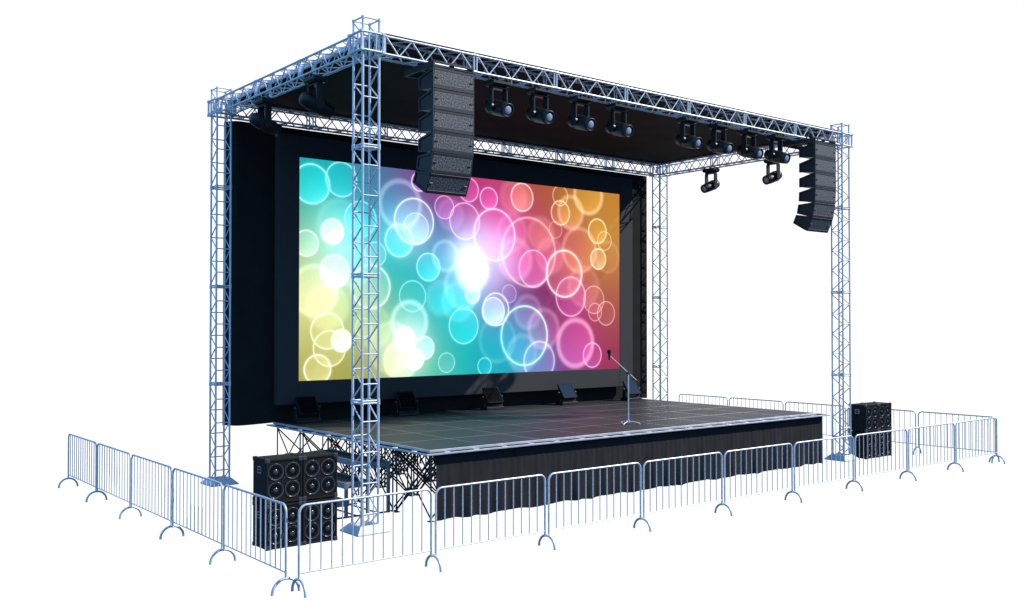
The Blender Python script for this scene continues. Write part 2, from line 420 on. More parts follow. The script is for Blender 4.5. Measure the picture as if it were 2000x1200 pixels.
# ------------------------------------------------------------------ truss towers
def tower_section(h):
    """lacing and chords of one tower section, standing on z=0"""
    s = TS
    lace = MB()
    fr = [h-2.016+.0, h-1.463, h-.905, h-.352]              # rungs of the near and far... nodes on the near side
    fr = [.334, .887, 1.445, 2.0]; bk = [.055, .61, 1.17, 1.725, 2.29]
    k = h/2.35
    fr = [q*k for q in fr]; bk = [q*k for q in bk]
    for z in (.022, h-.022):
        for a, b in (((0,0),(s,0)),((s,0),(s,s)),((s,s),(0,s)),((0,s),(0,0))):
            lace.tube((a[0],a[1],z),(b[0],b[1],z), RBR*1.15, 8, cap=False)
    for z in fr: lace.tube((0,0,z),(s,0,z), RBR, 8, cap=False)
    for z in bk[1:4]: lace.tube((0,s,z),(s,s,z), RBR, 8, cap=False)
    for x in (0, s):
        for i in range(4):
            lace.tube((x,s,bk[i]),(x,0,fr[i]), RBR, 8, cap=False)
            lace.tube((x,0,fr[i]),(x,s,bk[i+1]), RBR, 8, cap=False)
    # connector spigots
    for x in (0,s):
        for y in (0,s):
            lace.tube((x,y,0.001),(x,y,.05), RCH*1.35, 10); lace.tube((x,y,h-.05),(x,y,h-.001), RCH*1.35, 10)
    ch = MB().tube((0,0,0),(0,0,h), RCH, 12)
    return lace.mesh('truss_section', M_alu), ch.mesh('chord', M_alu)
LEVELS = [.02, 2.365, 4.665, 7.015, 9.365]
def plate():
    b = MB(); s = TS; m0, m1, z1 = .165, .045, .15
    def ring(m, z): return [(-m,-m,z),(s+m,-m,z),(s+m,s+m,z),(-m,s+m,z)]
    vs = ring(m0,.002)+ring(m0,.03)+ring(m1,z1)+ring(m1-.04,z1)+ring(m1-.04,.03)
    fs = [[3,2,1,0],[16,17,18,19]]
    for k in range(4):
        for i in range(4):
            a = k*4+i; c = k*4+(i+1)%4; fs.append([a,c,c+4,a+4])
    b._add(vs, fs)
    for x in (0,s):
        for y in (0,s): b.tube((x,y,.03),(x,y,.17), RCH*1.5, 10)
    return b.mesh('base_plate', M_plate)
sec_cache = {}
def build_tower(x, y):
    t = thing('truss_tower', (x, y, 0))
    link('base_plate', PLATE, t)
    for i in range(4):
        z0, z1 = LEVELS[i], LEVELS[i+1]; h = z1-z0
        key = round(h, 3)
        if key not in sec_cache: sec_cache[key] = tower_section(h)
        lm, cm = sec_cache[key]
        sct = link('truss_section', lm, t, (0,0,z0))
        for cx in (0,TS):
            for cy in (0,TS): link('chord', cm, sct, (cx,cy,0))
    for cx in (0,TS):
        for cy in (0,TS): pass
    return t
PLATE = plate()
for (x, y, lb) in ((TX, TY, 'front left square truss tower, its base beside the bass cabinets and the steps'),
                   (TX+TW, TY, 'front right square truss tower, standing between the stage skirt and the right speaker stack'),
                   (TX, TY+TD, 'rear left square truss tower, standing at the left end of the curtain'),
                   (TX+TW, TY+TD, 'rear right square truss tower, at the right end of the curtain')):
    tag(build_tower(x, y), lb, 'truss tower', 'truss towers at the corners of the stage roof')

# corner sleeve blocks, built round each tower head
def sleeve():
    """one corner block as a frame round the tower; parts: top and bottom rails, posts"""
    s = TS; o = .055
    lo, hi = -o, s+o
    rails = MB(); posts = MB()
    for z in (0,):
        for a, b in (((lo-.02,lo),(hi+.02,lo)),((lo-.02,hi),(hi+.02,hi)),((lo,lo-.02),(lo,hi+.02)),((hi,lo-.02),(hi,hi+.02))):
            rails.tube((a[0],a[1],z),(b[0],b[1],z), RCH, 10)
    for x, y in ((lo,lo),(hi,lo),(lo,hi),(hi,hi)): posts.tube((x,y,ZB-.02),(x,y,ZT+.02), RCH*1.05, 10)
    for t in (.33,):
        for q in (lo+(hi-lo)*t, lo+(hi-lo)*(1-t)):
            for y in (lo, hi): posts.tube((q,y,ZB),(q,y,ZT), RBR*1.1, 8)
            for x in (lo, hi): posts.tube((x,q,ZB),(x,q,ZT), RBR*1.1, 8)
    for x, y in ((lo,lo),(hi,lo),(lo,hi),(hi,hi)):
        for z in (ZB, ZT): posts.bbox(x-.032,x+.032,y-.032,y+.032,z-.028,z+.028,.008)
    for x in (0, s):                                         # rollers pressed against the tower chords
        for y in (0, s):
            for z in (ZB+.05, ZT-.05):
                sx = -1 if x == 0 else 1
                posts.tube((x+sx*.02,y,z),(x+sx*.055,y,z), .016, 8)
    return rails.mesh('rail_ring', M_alu), posts.mesh('post_frame', M_alu)
RAILM, POSTM = sleeve()
for (x, y, lb) in ((TX, TY, 'corner block clamped round the front left tower head, nearest the viewer'),
                   (TX+TW, TY, 'corner block clamped round the front right tower head'),
                   (TX, TY+TD, 'corner block clamped round the rear left tower head'),
                   (TX+TW, TY+TD, 'corner block clamped round the rear right tower head, behind the roof')):
    t = thing('corner_block', (x, y, 0)); link('rail_ring', RAILM, t, (0,0,ZB)); link('rail_ring', RAILM, t, (0,0,ZT)); link('post_frame', POSTM, t)
    tag(t, lb, 'truss corner block', 'corner blocks joining the roof trusses to the towers')

# ------------------------------------------------------------------ horizontal roof trusses
def h_section(L, last=False, mirror=False, nd=7):
    """truss section along local x, chords at y 0/TS and z 0/h"""
    h = ZT-ZB; s = TS; lace = MB(); e = .035
    for y in (0, s):
        for x in (e, L-e): lace.tube((x,y,0),(x,y,h), RBR*1.35, 8, cap=False)
        n = nd; st = (L-2*e-.04)/n
        for i in range(n):
            x0 = e+.02+i*st; x1 = x0+st
            za, zb = (h, 0) if i % 2 == 0 else (0, h)
            lace.tube((x0,y,za),(x1,y,zb), RBR, 8, cap=False)
    for z in (0, h):
        for x in (e, L-e): lace.tube((x,0,z),(x,s,z), RBR*1.1, 8, cap=False)
        n = nd; st = (L-2*e-.04)/n
        for i in range(n):
            x0 = e+.02+i*st; x1 = x0+st
            ya, yb = (0, s) if (i % 2 == 0) == (z > 0) else (s, 0)
            lace.tube((x0,ya,z),(x1,yb,z), RBR, 8, cap=False)
    for y in (0, s):
        for z in (0, h):
            for x in (0, L-.05): lace.tube((x,y,z),(x+.05,y,z), RCH*1.3, 10)
    ch = MB().tube((0,0,0),(L,0,0), RCH, 12)
    return lace.mesh('truss_section', M_alu), ch.mesh('chord', M_alu)
hcache = {}
def build_truss(x, y, rz, length, n, nd=7):
    t = thing('roof_truss', (x, y, ZB), rz); L = length/n
    key = (round(L,3), nd)
    if key not in hcache: hcache[key] = h_section(L, nd=nd)
    lm, cm = hcache[key]
    for i in range(n):
        sct = link('truss_section', lm, t, (i*L,0,0))
        for cy in (0,TS):
            for cz in (0, ZT-ZB): link('chord', cm, sct, (0,cy,cz))
    return t
o = .055+.025
XL = TX+TS+o; LW = TW-TS-2*o; YL = TY+TS+o; LD = TD-TS-2*o
tag(build_truss(XL, TY-.012, 0, LW, 7), 'long front roof truss with the row of lights and both line arrays hanging from it', 'roof truss', 'box trusses carrying the stage roof')
tag(build_truss(XL, TY+TD-.006, 0, LW, 7), 'long rear roof truss above the black curtain and screen', 'roof truss', 'box trusses carrying the stage roof')
tag(build_truss(TX+TS-.006, YL, PI/2, LD, 3), 'left side roof truss, lit blue, joining the two left towers', 'roof truss', 'box trusses carrying the stage roof')
tag(build_truss(TX+TW+TS-.006, YL, PI/2, LD, 3), 'right side roof truss joining the two right towers', 'roof truss', 'box trusses carrying the stage roof')

# roof canopy
rt = thing('roof_canopy', (0,0,0))
rx0, rx1, ry0, ry1, rz0 = TX+TS+.03, TX+TW+.03, TY-.005, TY+TD+TS+.01, ZT+RCH+.003
b = MB(); nx, ny = 44, 20
def roofz(i, j): return rz0 + .006*math.sin(i*.9)*math.sin(j*1.1)*(0 if i in (0,nx) or j in (0,ny) else 1)
vs = [(rx0+(rx1-rx0)*i/nx, ry0+(ry1-ry0)*j/ny, roofz(i,j)+.006) for j in range(ny+1) for i in range(nx+1)]
vs2 = [(v[0], v[1], v[2]+.022) for v in vs]; W = nx+1
fs = [(j*W+i, (j+1)*W+i, (j+1)*W+i+1, j*W+i+1) for j in range(ny) for i in range(nx)]
b._add(vs, fs, True); b._add(vs2, [f[::-1] for f in fs], True)
K = len(vs); b._add(vs+vs2, [(i,i+1,K+i+1,K+i) for i in range(nx)] + [(ny*W+i+1,ny*W+i,K+ny*W+i,K+ny*W+i+1) for i in range(nx)]
   + [((j+1)*W,j*W,K+j*W,K+(j+1)*W) for j in range(ny)] + [(j*W+nx,(j+1)*W+nx,K+(j+1)*W+nx,K+j*W+nx) for j in range(ny)])
b.build('tarpaulin', M_roof, rt)
MB().bbox(rx0-.045, rx0-.003, ry0+.06, ry1, rz0-.04, rz0+.055, .01).build('edge_rail', M_alu, rt)
tag(rt, 'flat black tarpaulin roof lying on top of the four roof trusses', 'roof')

# ------------------------------------------------------------------ stage
st = thing('stage_platform', (0,0,0))
for i in range(9):
    for j in range(5):
        g = .0142
        MB().bbox(DX0+i*TIX+(g if i else .02), DX0+(i+1)*TIX-(g if i < 8 else .02), DY0+j*TILE+(g if j else .02), DY0+(j+1)*TILE-g, 1.30, DZ+.001*((i*7+j*3)%3-1), .004).build('floor_panel', M_floor, st)
jt = MB()
for i in range(1,9): jt.bbox(DX0+i*TIX-.0135, DX0+i*TIX+.0135, DY0+.022, DY1-.02, 1.31, DZ+.0015, .002)
for j in range(1,5):
    for i in range(9):
        jt.bbox(DX0+i*TIX+(.0138 if i else .022), DX0+(i+1)*TIX-(.0138 if i < 8 else .022), DY0+j*TILE-.0135, DY0+j*TILE+.0135, 1.31, DZ+.0015, .002)
jt.build('joint_strip', M_joint, st)
# raised rim of the floor and the ledge round it
rim = MB(); rim.bbox(DX0-.012, DX1+.012, DY0-.012, DY0+.018, DZ-.047, DZ+.003, .005)
rim.bbox(DX0-.012, DX0+.018, DY0+.0185, DY1, DZ-.047, DZ+.003, .005); rim.bbox(DX1-.018, DX1+.012, DY0+.0185, DY1, DZ-.047, DZ+.003, .005)
rim.build('floor_rim', M_lip, st)
EX0, EX1, EY0 = 4.02, 17.05, 2.78
lg = MB(); lg.box(EX0+.02, EX1-.02, EY0+.02, DY0-.0125, 1.295, 1.322); lg.box(EX0+.02, DX0-.0125, DY0-.0120, DY1, 1.295, 1.322); lg.box(DX1+.0125, EX1-.02, DY0-.0120, DY1, 1.295, 1.322)
lg.build('ledge', M_ledge, st)
lp = MB(); lp.bbox(EX0, EX1, EY0, EY0+.022, 1.296, 1.333, .006); lp.bbox(EX0, EX0+.022, EY0+.0225, DY1, 1.296, 1.333, .006); lp.bbox(EX1-.022, EX1, EY0+.0225, DY1, 1.296, 1.333, .006)
lp.build('edge_lip', M_lip, st)
disc = MB().lathe([(.062,0),(.062,.006),(.052,.010),(0.001,.010)], 20).mesh('edge_disc', M_disc)
x = 4.55
while x < EX1-.15: link('edge_disc', disc, st, (x, 2.870, 1.322)); x += .697
y = 3.37
while y < DY1-.1:
    link('edge_disc', disc, st, (4.112, y, 1.322)); link('edge_disc', disc, st, (16.87, y, 1.322)); y += .697
# braced under-frame, one per floor panel
def support(detail):
    b = MB(); L = TILE; i = .075; h = 1.292; w = .018
    P = [(i,i),(L-i,i),(L-i,L-i),(i,L-i)]
    for k in range(4):
        a, c = P[k], P[(k+1)%4]
        dx = (c[0]-a[0]); dy = (c[1]-a[1]); n = Vector((dy,-dx,0)).normalized()*.0
        b.tube((a[0],a[1],.05),(c[0],c[1],h-.06), w*.9, 6); b.tube((a[0]+n.x,a[1]+n.y,h-.06),(c[0],c[1],.05), w*.9, 6)
        b.box(min(a[0],c[0])-.015, max(a[0],c[0])+.015, min(a[1],c[1])-.015, max(a[1],c[1])+.015, h-.05, h-.004)
    leg = MB()
    leg.tube((0,0,.0),(0,0,h-.05), .017, 8); leg.tube((0,0,.0),(0,0,.11), .024, 8); leg.box(-.055,.055,-.055,.055,0,.014)
    if not detail:
        for p in P:
            b.tube((p[0],p[1],0),(p[0],p[1],h-.05), .017, 8); b.tube((p[0],p[1],0),(p[0],p[1],.11), .024, 8); b.box(p[0]-.055,p[0]+.055,p[1]-.055,p[1]+.055,0,.014)
    return b.mesh('support_frame', M_scaf), leg.mesh('leg', M_scaf), P
SF, LEG, PP = support(True); SF2, _, _ = support(False)
for i in range(9):
    for j in range(5):
        if i < 2 or j < 1 and i < 9:
            f = link('support_frame', SF, st, (DX0+i*TIX, DY0+j*TILE, 0))
            for p in PP: link('leg', LEG, f, (p[0], p[1], 0))
        else: link('support_frame', SF2, st, (DX0+i*TIX, DY0+j*TILE, 0))
tag(st, 'raised stage of dark square floor panels on crossed scaffold frames', 'stage')

# pleated skirt under the front edge
sk = MB(); nx, nz = 900, 14
x0, x1, zt, yb = 4.33, 16.93, 1.294, 2.935
rnd = random.Random(3); ph = [rnd.uniform(0,6.28) for _ in range(8)]
def fold(x, t):
    w = math.sin(x*13.3+1.3*math.sin(x*2.1+ph[0])+ph[1])*.55 + math.sin(x*7.1+ph[2]+1.7*math.sin(x*1.3))*.35 + math.sin(x*29+ph[3])*.16
    return -.042*w*(t**1.5) - .003*math.sin(x*40+ph[4])*(1-t)
for side in (0,1):
    vs = []
    for k in range(nz+1):
        t = k/nz
        for i in range(nx+1):
            x = x0+(x1-x0)*i/nx
            zb = .020+.013*math.sin(x*4.3+ph[5])+.010*math.sin(x*11+ph[6])
            vs.append((x, yb+fold(x,t)+side*.006, zt+(zb-zt)*t))
    Wd = nx+1; fs = [(k*Wd+i,(k+1)*Wd+i,(k+1)*Wd+i+1,k*Wd+i+1) for k in range(nz) for i in range(nx)]
    sk._add(vs, fs if side == 0 else [f[::-1] for f in fs], True)
tag(sk.build('stage_skirt', M_skirt), 'black pleated cloth skirt hanging along the front of the stage', 'stage skirt')

# steps on the left side
sp = thing('metal_steps', (0,0,0)); y0, y1 = 4.32, 6.75
for (xa, xb, z) in ((3.60,4.16,1.03),(3.12,3.72,.69),(2.66,3.24,.35)):
    t = MB(); zz = z
    t.bbox(xa, xa+.035, y0, y1, zz-.115, zz, .006); t.bbox(xb-.035, xb, y0, y1, zz-.115, zz, .006)
    t.bbox(xa+.0355, xb-.0355, y0, y0+.035, zz-.115, zz, .006); t.bbox(xa+.0355, xb-.0355, y1-.035, y1, zz-.115, zz, .006)
    t.bbox(xa-.006, xa-.0005, y0, y1, zz-.075, zz-.045, .002)
    o_ = t.build('step', M_stair, sp)
    MB().bbox(xa+.036, xb-.036, y0+.036, y1-.036, zz-.03, zz-.008, .003).build('tread', M_tread, o_)
for x, z in ((4.13,.914),(3.66,.914),(3.18,.574),(2.70,.234)):
    for y in (y0+.03, y1-.03):
        MB().bbox(x-.032, x+.032, y-.028, y+.028, .0, z, .006).build('leg', M_stair, sp)
bs = MB()
for y in (y0+.03, y1-.03, (y0+y1)/2): bs.bbox(2.60, 4.09, y-.018, y+.018, .002, .032, .004)
for x in (2.85, 3.42, 3.90): bs.bbox(x-.016, x+.016, y0+.06, y1-.06, .006, .030, .004)
bs.build('base_frame', M_scaf, sp)
tag(sp, 'blue grey metal steps leading up to the left side of the stage', 'steps')

# ------------------------------------------------------------------ curtain behind
cu = MB(); pts = []
r = .55; YC = 10.02; xl, xr = 3.09, 17.76
for k in range(9):
    a = PI - PI/2*k/8
    pts.append((xl+r*(1+math.cos(a))*.55, YC+r*(1-math.sin(a))))
for k in range(1, 220):
    pts.append((xl+r*.55+(xr-xl-1.1*r)*k/220, YC))
for k in range(9):
    a = PI/2 - PI/2*k/8
    pts.append((xr-r*.55+r*.55*math.cos(a), YC+r*(1-math.sin(a))))
pts = pts[2:-2]
nz = 24; n = len(pts)
def curt(off):
    vs = []
    for k in range(nz+1):
        t = k/nz
        for i, (x, y) in enumerate(pts):
            z = 8.70 + (1.335-8.70)*t
            vs.append((x, y + off + .010*math.sin(x*5.1+.7*math.sin(x*1.9))*(.3+.7*t), z + (.012*math.sin(x*3.1) if k == nz else 0)))
    return vs
fs = [(k*n+i,(k+1)*n+i,(k+1)*n+i+1,k*n+i+1) for k in range(nz) for i in range(n-1)]
cu._add(curt(0), fs, True); cu._add(curt(.01), [f[::-1] for f in fs], True)
tag(cu.build('backdrop_curtain', M_cloth), 'tall black curtain with rounded ends hanging behind the screen', 'curtain')

# ------------------------------------------------------------------ led screen
SX, SZ, GX, GZ, GX2, GZ2 = 10.29, 5.143, 10.28, 5.35, 7.95, 3.15
SCREEN_STRENGTH = 1.0
fx0, fx1, fz0, fz1, fy = 4.19, 16.42, 1.80, 8.45, 9.60
sx0, sx1, sz0, sz1 = 4.745, 15.835, 2.372, 7.915
sc_ = thing('led_screen', (0,0,0))
b = MB()
b.bbox(fx0, sx0, fy-.012, fy+.22, fz0, fz1, .008); b.bbox(sx1, fx1, fy-.012, fy+.22, fz0, fz1, .008)
b.bbox(sx0+.0005, sx1-.0005, fy-.012, fy+.22, sz1, fz1, .008); b.bbox(sx0+.0005, sx1-.0005, fy-.012, fy+.22, fz0, sz0, .008)
b.build('surround', M_frame, sc_)
dsp = link('display', screen_mesh(sx0+.001, sx1-.001, sz0+.001, sz1-.001), sc_, (SX, fy, SZ))
MB().box(sx0+.001, sx1-.001, fy+.002, fy+.20, sz0+.001, sz1-.001).build('panel_back', M_black, dsp, (-SX, -fy, -SZ))
bk = MB()
for x in (5.5, 8.7, 11.9, 15.1):
    bk.box(x-.03, x+.03, fy+.2205, YC-.02, fz1-.5, fz1-.42)
bk.build('bracket', M_black, sc_)
tag(sc_, 'wide lit screen showing coloured discs of light inside a thick charcoal surround', 'screen')

# ------------------------------------------------------------------ line arrays
PW, PH, PD = .94, .392, .50
def cab_meshes():
    prof = [(0,0),(0,PH-.006),(.06,PH-.010),(PD,PH*.70),(PD,.035),(.10,.0)]
    b = MB()
    b.prism([(.012,.006),(.012,PH-.012),(.06,PH-.016),(PD,PH*.70),(PD,.05),(.10,.006)], -PW/2+.02, PW/2-.02)
    # side cheeks with a raised border round a sunken panel
    for sx in (-1,1):
        xo = sx*PW/2; xi = sx*(PW/2-.02); a, c = min(xo,xi), max(xo,xi)
        b.prism([(0,0),(0,PH-.006),(.05,PH-.010),(.05,.0)], a, c)
        b.prism([(.0505,PH-.010),(PD,PH*.70),(PD,PH*.70-.035),(.0505,PH-.055)], a, c)
        b.prism([(.0505,0),(.0505,.035),(PD,.075),(PD,.035),(.10,.0)], a, c)
        b.prism([(PD-.04,.0715),(PD-.04,PH*.70-.030),(PD,PH*.70-.0355),(PD,.0755)], a, c)
    b.bbox(-PW/2+.0205, PW/2-.0205, -.004, .012, 0, .062, .004); b.bbox(-PW/2+.0205, PW/2-.0205, -.004, .012, PH-.052, PH-.006, .004)
    g = MB().bbox(-PW/2+.022, PW/2-.022, .000, .0115, .064, PH-.054, .003)
    l = MB()
    l.bbox(-.034, .034, -.014, -.0005, PH*.5-.014, PH*.5+.014, .006)
    return b.mesh('speaker_cabinet', M_pa), g.mesh('grille', M_speck), l.mesh('latch', M_black)
CB, GR, LT = cab_meshes()
def line_array(cx, yf, ztop, label):
    t = thing('line_array', (cx, yf, ztop))
    fr = MB(); fh = .12
    for sx in (-1,1): fr.bbox(sx*(PW/2-.022)-.022, sx*(PW/2-.022)+.022, .0, 1.02, -fh, -.005, .006)
    fr.bbox(-PW/2+.045, PW/2-.045, .0, .03, -.052, -.005, .005); fr.bbox(-PW/2+.045, PW/2-.045, .0, .03, -fh, -.098, .005)
    fr.bbox(-PW/2+.045, PW/2-.045, .98, 1.02, -fh, -.005, .005); fr.bbox(-PW/2+.045, PW/2-.045, .50, .54, -.10, -.02, .005)
    fr.bbox(-.035, .035, .035, .975, -.075, -.03, .005)
    f = fr.build('fly_frame', M_pa, t)
    sl = MB()
    for y in (.40, .75):
        for x in (-.25, .25): sl.tube((x,y,-.03),(x,y,.075), .012, 8); sl.path([(x,y-.03,.075),(x,y-.02,.105),(x,y,.115),(x,y+.02,.105),(x,y+.03,.075)], .011, 8)
        sl.bbox(-.29,.29,y-.02,y+.02,-.019,.004,.004)
    sl.build('hanging_clamp', M_wire, f)
    y, z = 0., -fh-.004
    for a in (0, 0, 0, 3, 11, 25):
        r_ = math.radians(a); dy, dz = math.sin(r_)*(PH+.004), -math.cos(r_)*(PH+.004)
        y += dy; z += dz                                     # front bottom edge of this cabinet
        c = link('speaker_cabinet', CB, t, (0, y, z), (r_, 0, 0))
        link('grille', GR, c); [link('latch', LT, c, (q*(PW/2-.075),0,0)) for q in (-1,1)]
    tag(t, label, 'line array speaker', 'line arrays hung from the front roof truss')
    return t
line_array(4.375, 2.42, 8.685, 'left line array of six black cabinets, hanging in front of the screen')
line_array(16.375, 2.42, 8.685, 'right line array of six black cabinets, hanging beside the front right tower')

# ------------------------------------------------------------------ moving head lights
def moving_head(tilt):
    t = thing('moving_head_light', (0,0,0))
    b = MB(); b.bbox(-.235,.235,-.16,.16,-.115,-.02,.02); b.bbox(-.21,.21,-.135,.135,-.135,-.114,.01)
    for x in (-.12,.12): b.tube((x,-.10,-.022),(x,-.10,.004), .012, 8); b.tube((x,.10,-.022),(x,.10,.004), .012, 8)
    base = b.build('base', M_black, t)
    for x in (-.12,.12):
        for q in (-.1675,.1675): MB().bbox(x-.02,x+.02,q-.0175,q+.0175,-.03,.045,.004).build('clamp', M_wire, base)
    y = MB(); y.bbox(-.19,.19,-.075,.075,-.185,-.137,.012)
    for s in (-1,1):
        y.bbox(s*.182-.020, s*.182+.020, -.078, .078, -.60, -.184, .012)
        y.tube((s*.215,0,-.56),(s*.160,0,-.56), .095, 20)
    y.build('yoke', M_black, t)
    M = Matrix.Translation((0,0,-.56)) @ Matrix.Rotation(PI/2+tilt, 4, 'X')   # local z -> -y, dipped by tilt
    h = MB(); h.lathe([(.05,-.34),(.085,-.332),(.128,-.29),(.148,-.20),(.158,-.06),(.157,.08),(.148,.24),(.136,.345),(.118,.358),(.104,.345),(.091,.330)], 28, M)
    for k in range(-1,2): h.lathe([(.156,-.10+k*.035),(.161,-.095+k*.035),(.161,-.085+k*.035),(.156,-.08+k*.035)], 28, M)
    hd = h.build('lamp_head', M_black, t)
    MB().lathe([(.092,.338),(.080,.352),(.05,.360),(.001,.363)], 24, M).build('lens', M_lens, hd)
    MB().lathe([(.137,.340),(.139,.362),(.121,.364),(.119,.350)], 28, M).build('bezel', M_black, hd)
    return t
mh = moving_head(math.radians(17))
front = [5.87, 6.96, 8.13, 9.27, 11.59, 12.74, 13.91, 15.03]
words = ['first', 'second', 'third', 'fourth', 'fifth', 'sixth', 'seventh', 'eighth']
zz = ZB-.026
mhs = [mh] + [fast_copy(mh) for _ in range(7)]
for i, (o_, x) in enumerate(zip(mhs, front)):
    o_.location = (x, 3.01, zz)
    extra = {0:', beside the line array', 3:', last of the left four', 4:', after the wide gap', 7:', beside the line array'}.get(i, '')
    tag(o_, 'moving head light, %s from the left under the front truss%s' % (words[i], extra), 'stage light', 'moving head lights hanging from the roof trusses')
mh2 = moving_head(math.radians(20))
ms = [mh2] + [fast_copy(mh2) for _ in range(3)]
for o_, (x, y, rz, lb) in zip(ms, ((2.85, 7.45, PI/2, 'black moving head light under the left side truss, nearer the rear tower'),
                               (2.85, 5.05, PI/2, 'black moving head light under the left side truss, nearer the front tower'),
                               (17.97, 7.65, -PI/2, 'black moving head light under the right side truss, hanging alone against white'),
                               (17.97, 5.28, -PI/2, 'black moving head light under the right side truss, below the last front light'))):
    o_.location = (x, y, zz); o_.rotation_euler = (0,0,rz)
    tag(o_, lb, 'stage light', 'moving head lights hanging from the roof trusses')

# ------------------------------------------------------------------ floodlights on the stage
def flood():
    t = thing('floodlight', (0,0,DZ+.002))
    MB().bbox(-.31,.31,-.17,.17,0,.085,.012).build('base', M_black, t)
    b = MB(); b.bbox(-.27,.27,-.09,.10,.086,.125,.008)
    for s in (-1,1): b.prism([(-.07,.0865),(.09,.0865),(.05,.36),(.01,.40),(-.03,.36)], s*.305-.012, s*.305+.012)
    b.build('bracket', M_black, t)
    M = Matrix.Translation((0,-.02,.40)) @ Matrix.Rotation(math.radians(-36), 4, 'X')
    h = MB(); h.bbox(-.265,.265,-.02,.03,-.25,.25,.008,0,M)
    h.bbox(-.22,.22,.0305,.09,-.20,.20,.03,0,M)
    for k in range(7): h.box(-.20,.20,.0905,.12,-.18+k*.055,-.165+k*.055,0,M)
    for a in ((-.265,.265,-.032,-.0205,-.25,-.232),(-.265,.265,-.032,-.0205,.232,.25),(-.265,-.247,-.032,-.0205,-.2315,.2315),(.247,.265,-.032,-.0205,-.2315,.2315)):
        h.box(*a, 0, M)
    hh = h.build('lamp_housing', M_lamp, t)
    MB().box(-.246,.246,-.0265,-.0206,-.2312,.2312,0,M).build('glass', M_glass, hh)
    k = MB()
    for s in (-1,1): k.tube((s*.318,-.01,.36),(s*.350,-.01,.36), .026, 12)
    k.build('tilt_knob', M_corner, t)
    return t
fl = flood(); fls = [fl] + [fast_copy(fl) for _ in range(4)]
for o_, x, lb in zip(fls, (4.88, 7.74, 10.58, 13.38, 16.03),
        ('floodlight at the left end of the row below the screen', 'floodlight second from the left, right of the near tower', 'floodlight in the middle of the row, its glass black',
         'floodlight fourth from the left, its glass reflecting blue', 'floodlight at the right end of the row, behind the microphone stand')):
    o_.location = (x-.06, 9.30 if x < 15 else 9.22, DZ+.002)
    tag(o_, 'black tilted square ' + lb, 'floodlight', 'floodlights standing along the back of the stage')

# ------------------------------------------------------------------ microphone and stand
mx, my = 10.58, 4.0
s_ = thing('microphone_stand', (mx, my, DZ+.002))
MB().tube((0,0,.06),(0,0,1.21), .014, 12).build('pole', M_stair if False else M_rail, s_)
lg = MB().tube((0,0,.04),(0,0,.11), .030, 14)
for a in (200, 320, 80):
    c, s = math.cos(math.radians(a)), math.sin(math.radians(a))
    lg2 = MB().path([(0,0,.075),(.10*c,.10*s,.07),(.25*c,.25*s,.035),(.28*c,.28*s,.008)], .011, 8); lg2.tube((.27*c,.27*s,.0),(.29*c,.29*s,.03), .016, 8)
    lg2.build('leg', M_rail, s_)
lg.build('hub', M_rail, s_)
MB().tube((.335,0,1.005),(-.62,0,1.655), .0105, 10).build('boom_arm', M_rail, s_)
MB().tube((0,-.04,1.235),(0,.04,1.235), .042, 16).tube((.335,0,1.005),(.27,0,1.050), .017, 10).build('clutch', M_corner, s_)
tag(s_, 'slim steel boom microphone stand near the front edge of the stage', 'microphone stand')
m_ = thing('microphone', (mx-.635, my, DZ+.002+1.55))
MB().lathe([(.010,0),(.017,.01),(.020,.05),(.027,.13),(.030,.15)], 18).tube((0,0,.075),(.0,0,.125), .034, 14).build('handle', M_black, m_)
MB().lathe([(.030,.150),(.043,.165),(.050,.195),(.047,.225),(.033,.246),(.001,.252)], 20).build('windscreen', M_cab, m_)
tag(m_, 'black handheld microphone with a round foam head clipped on the boom', 'microphone')

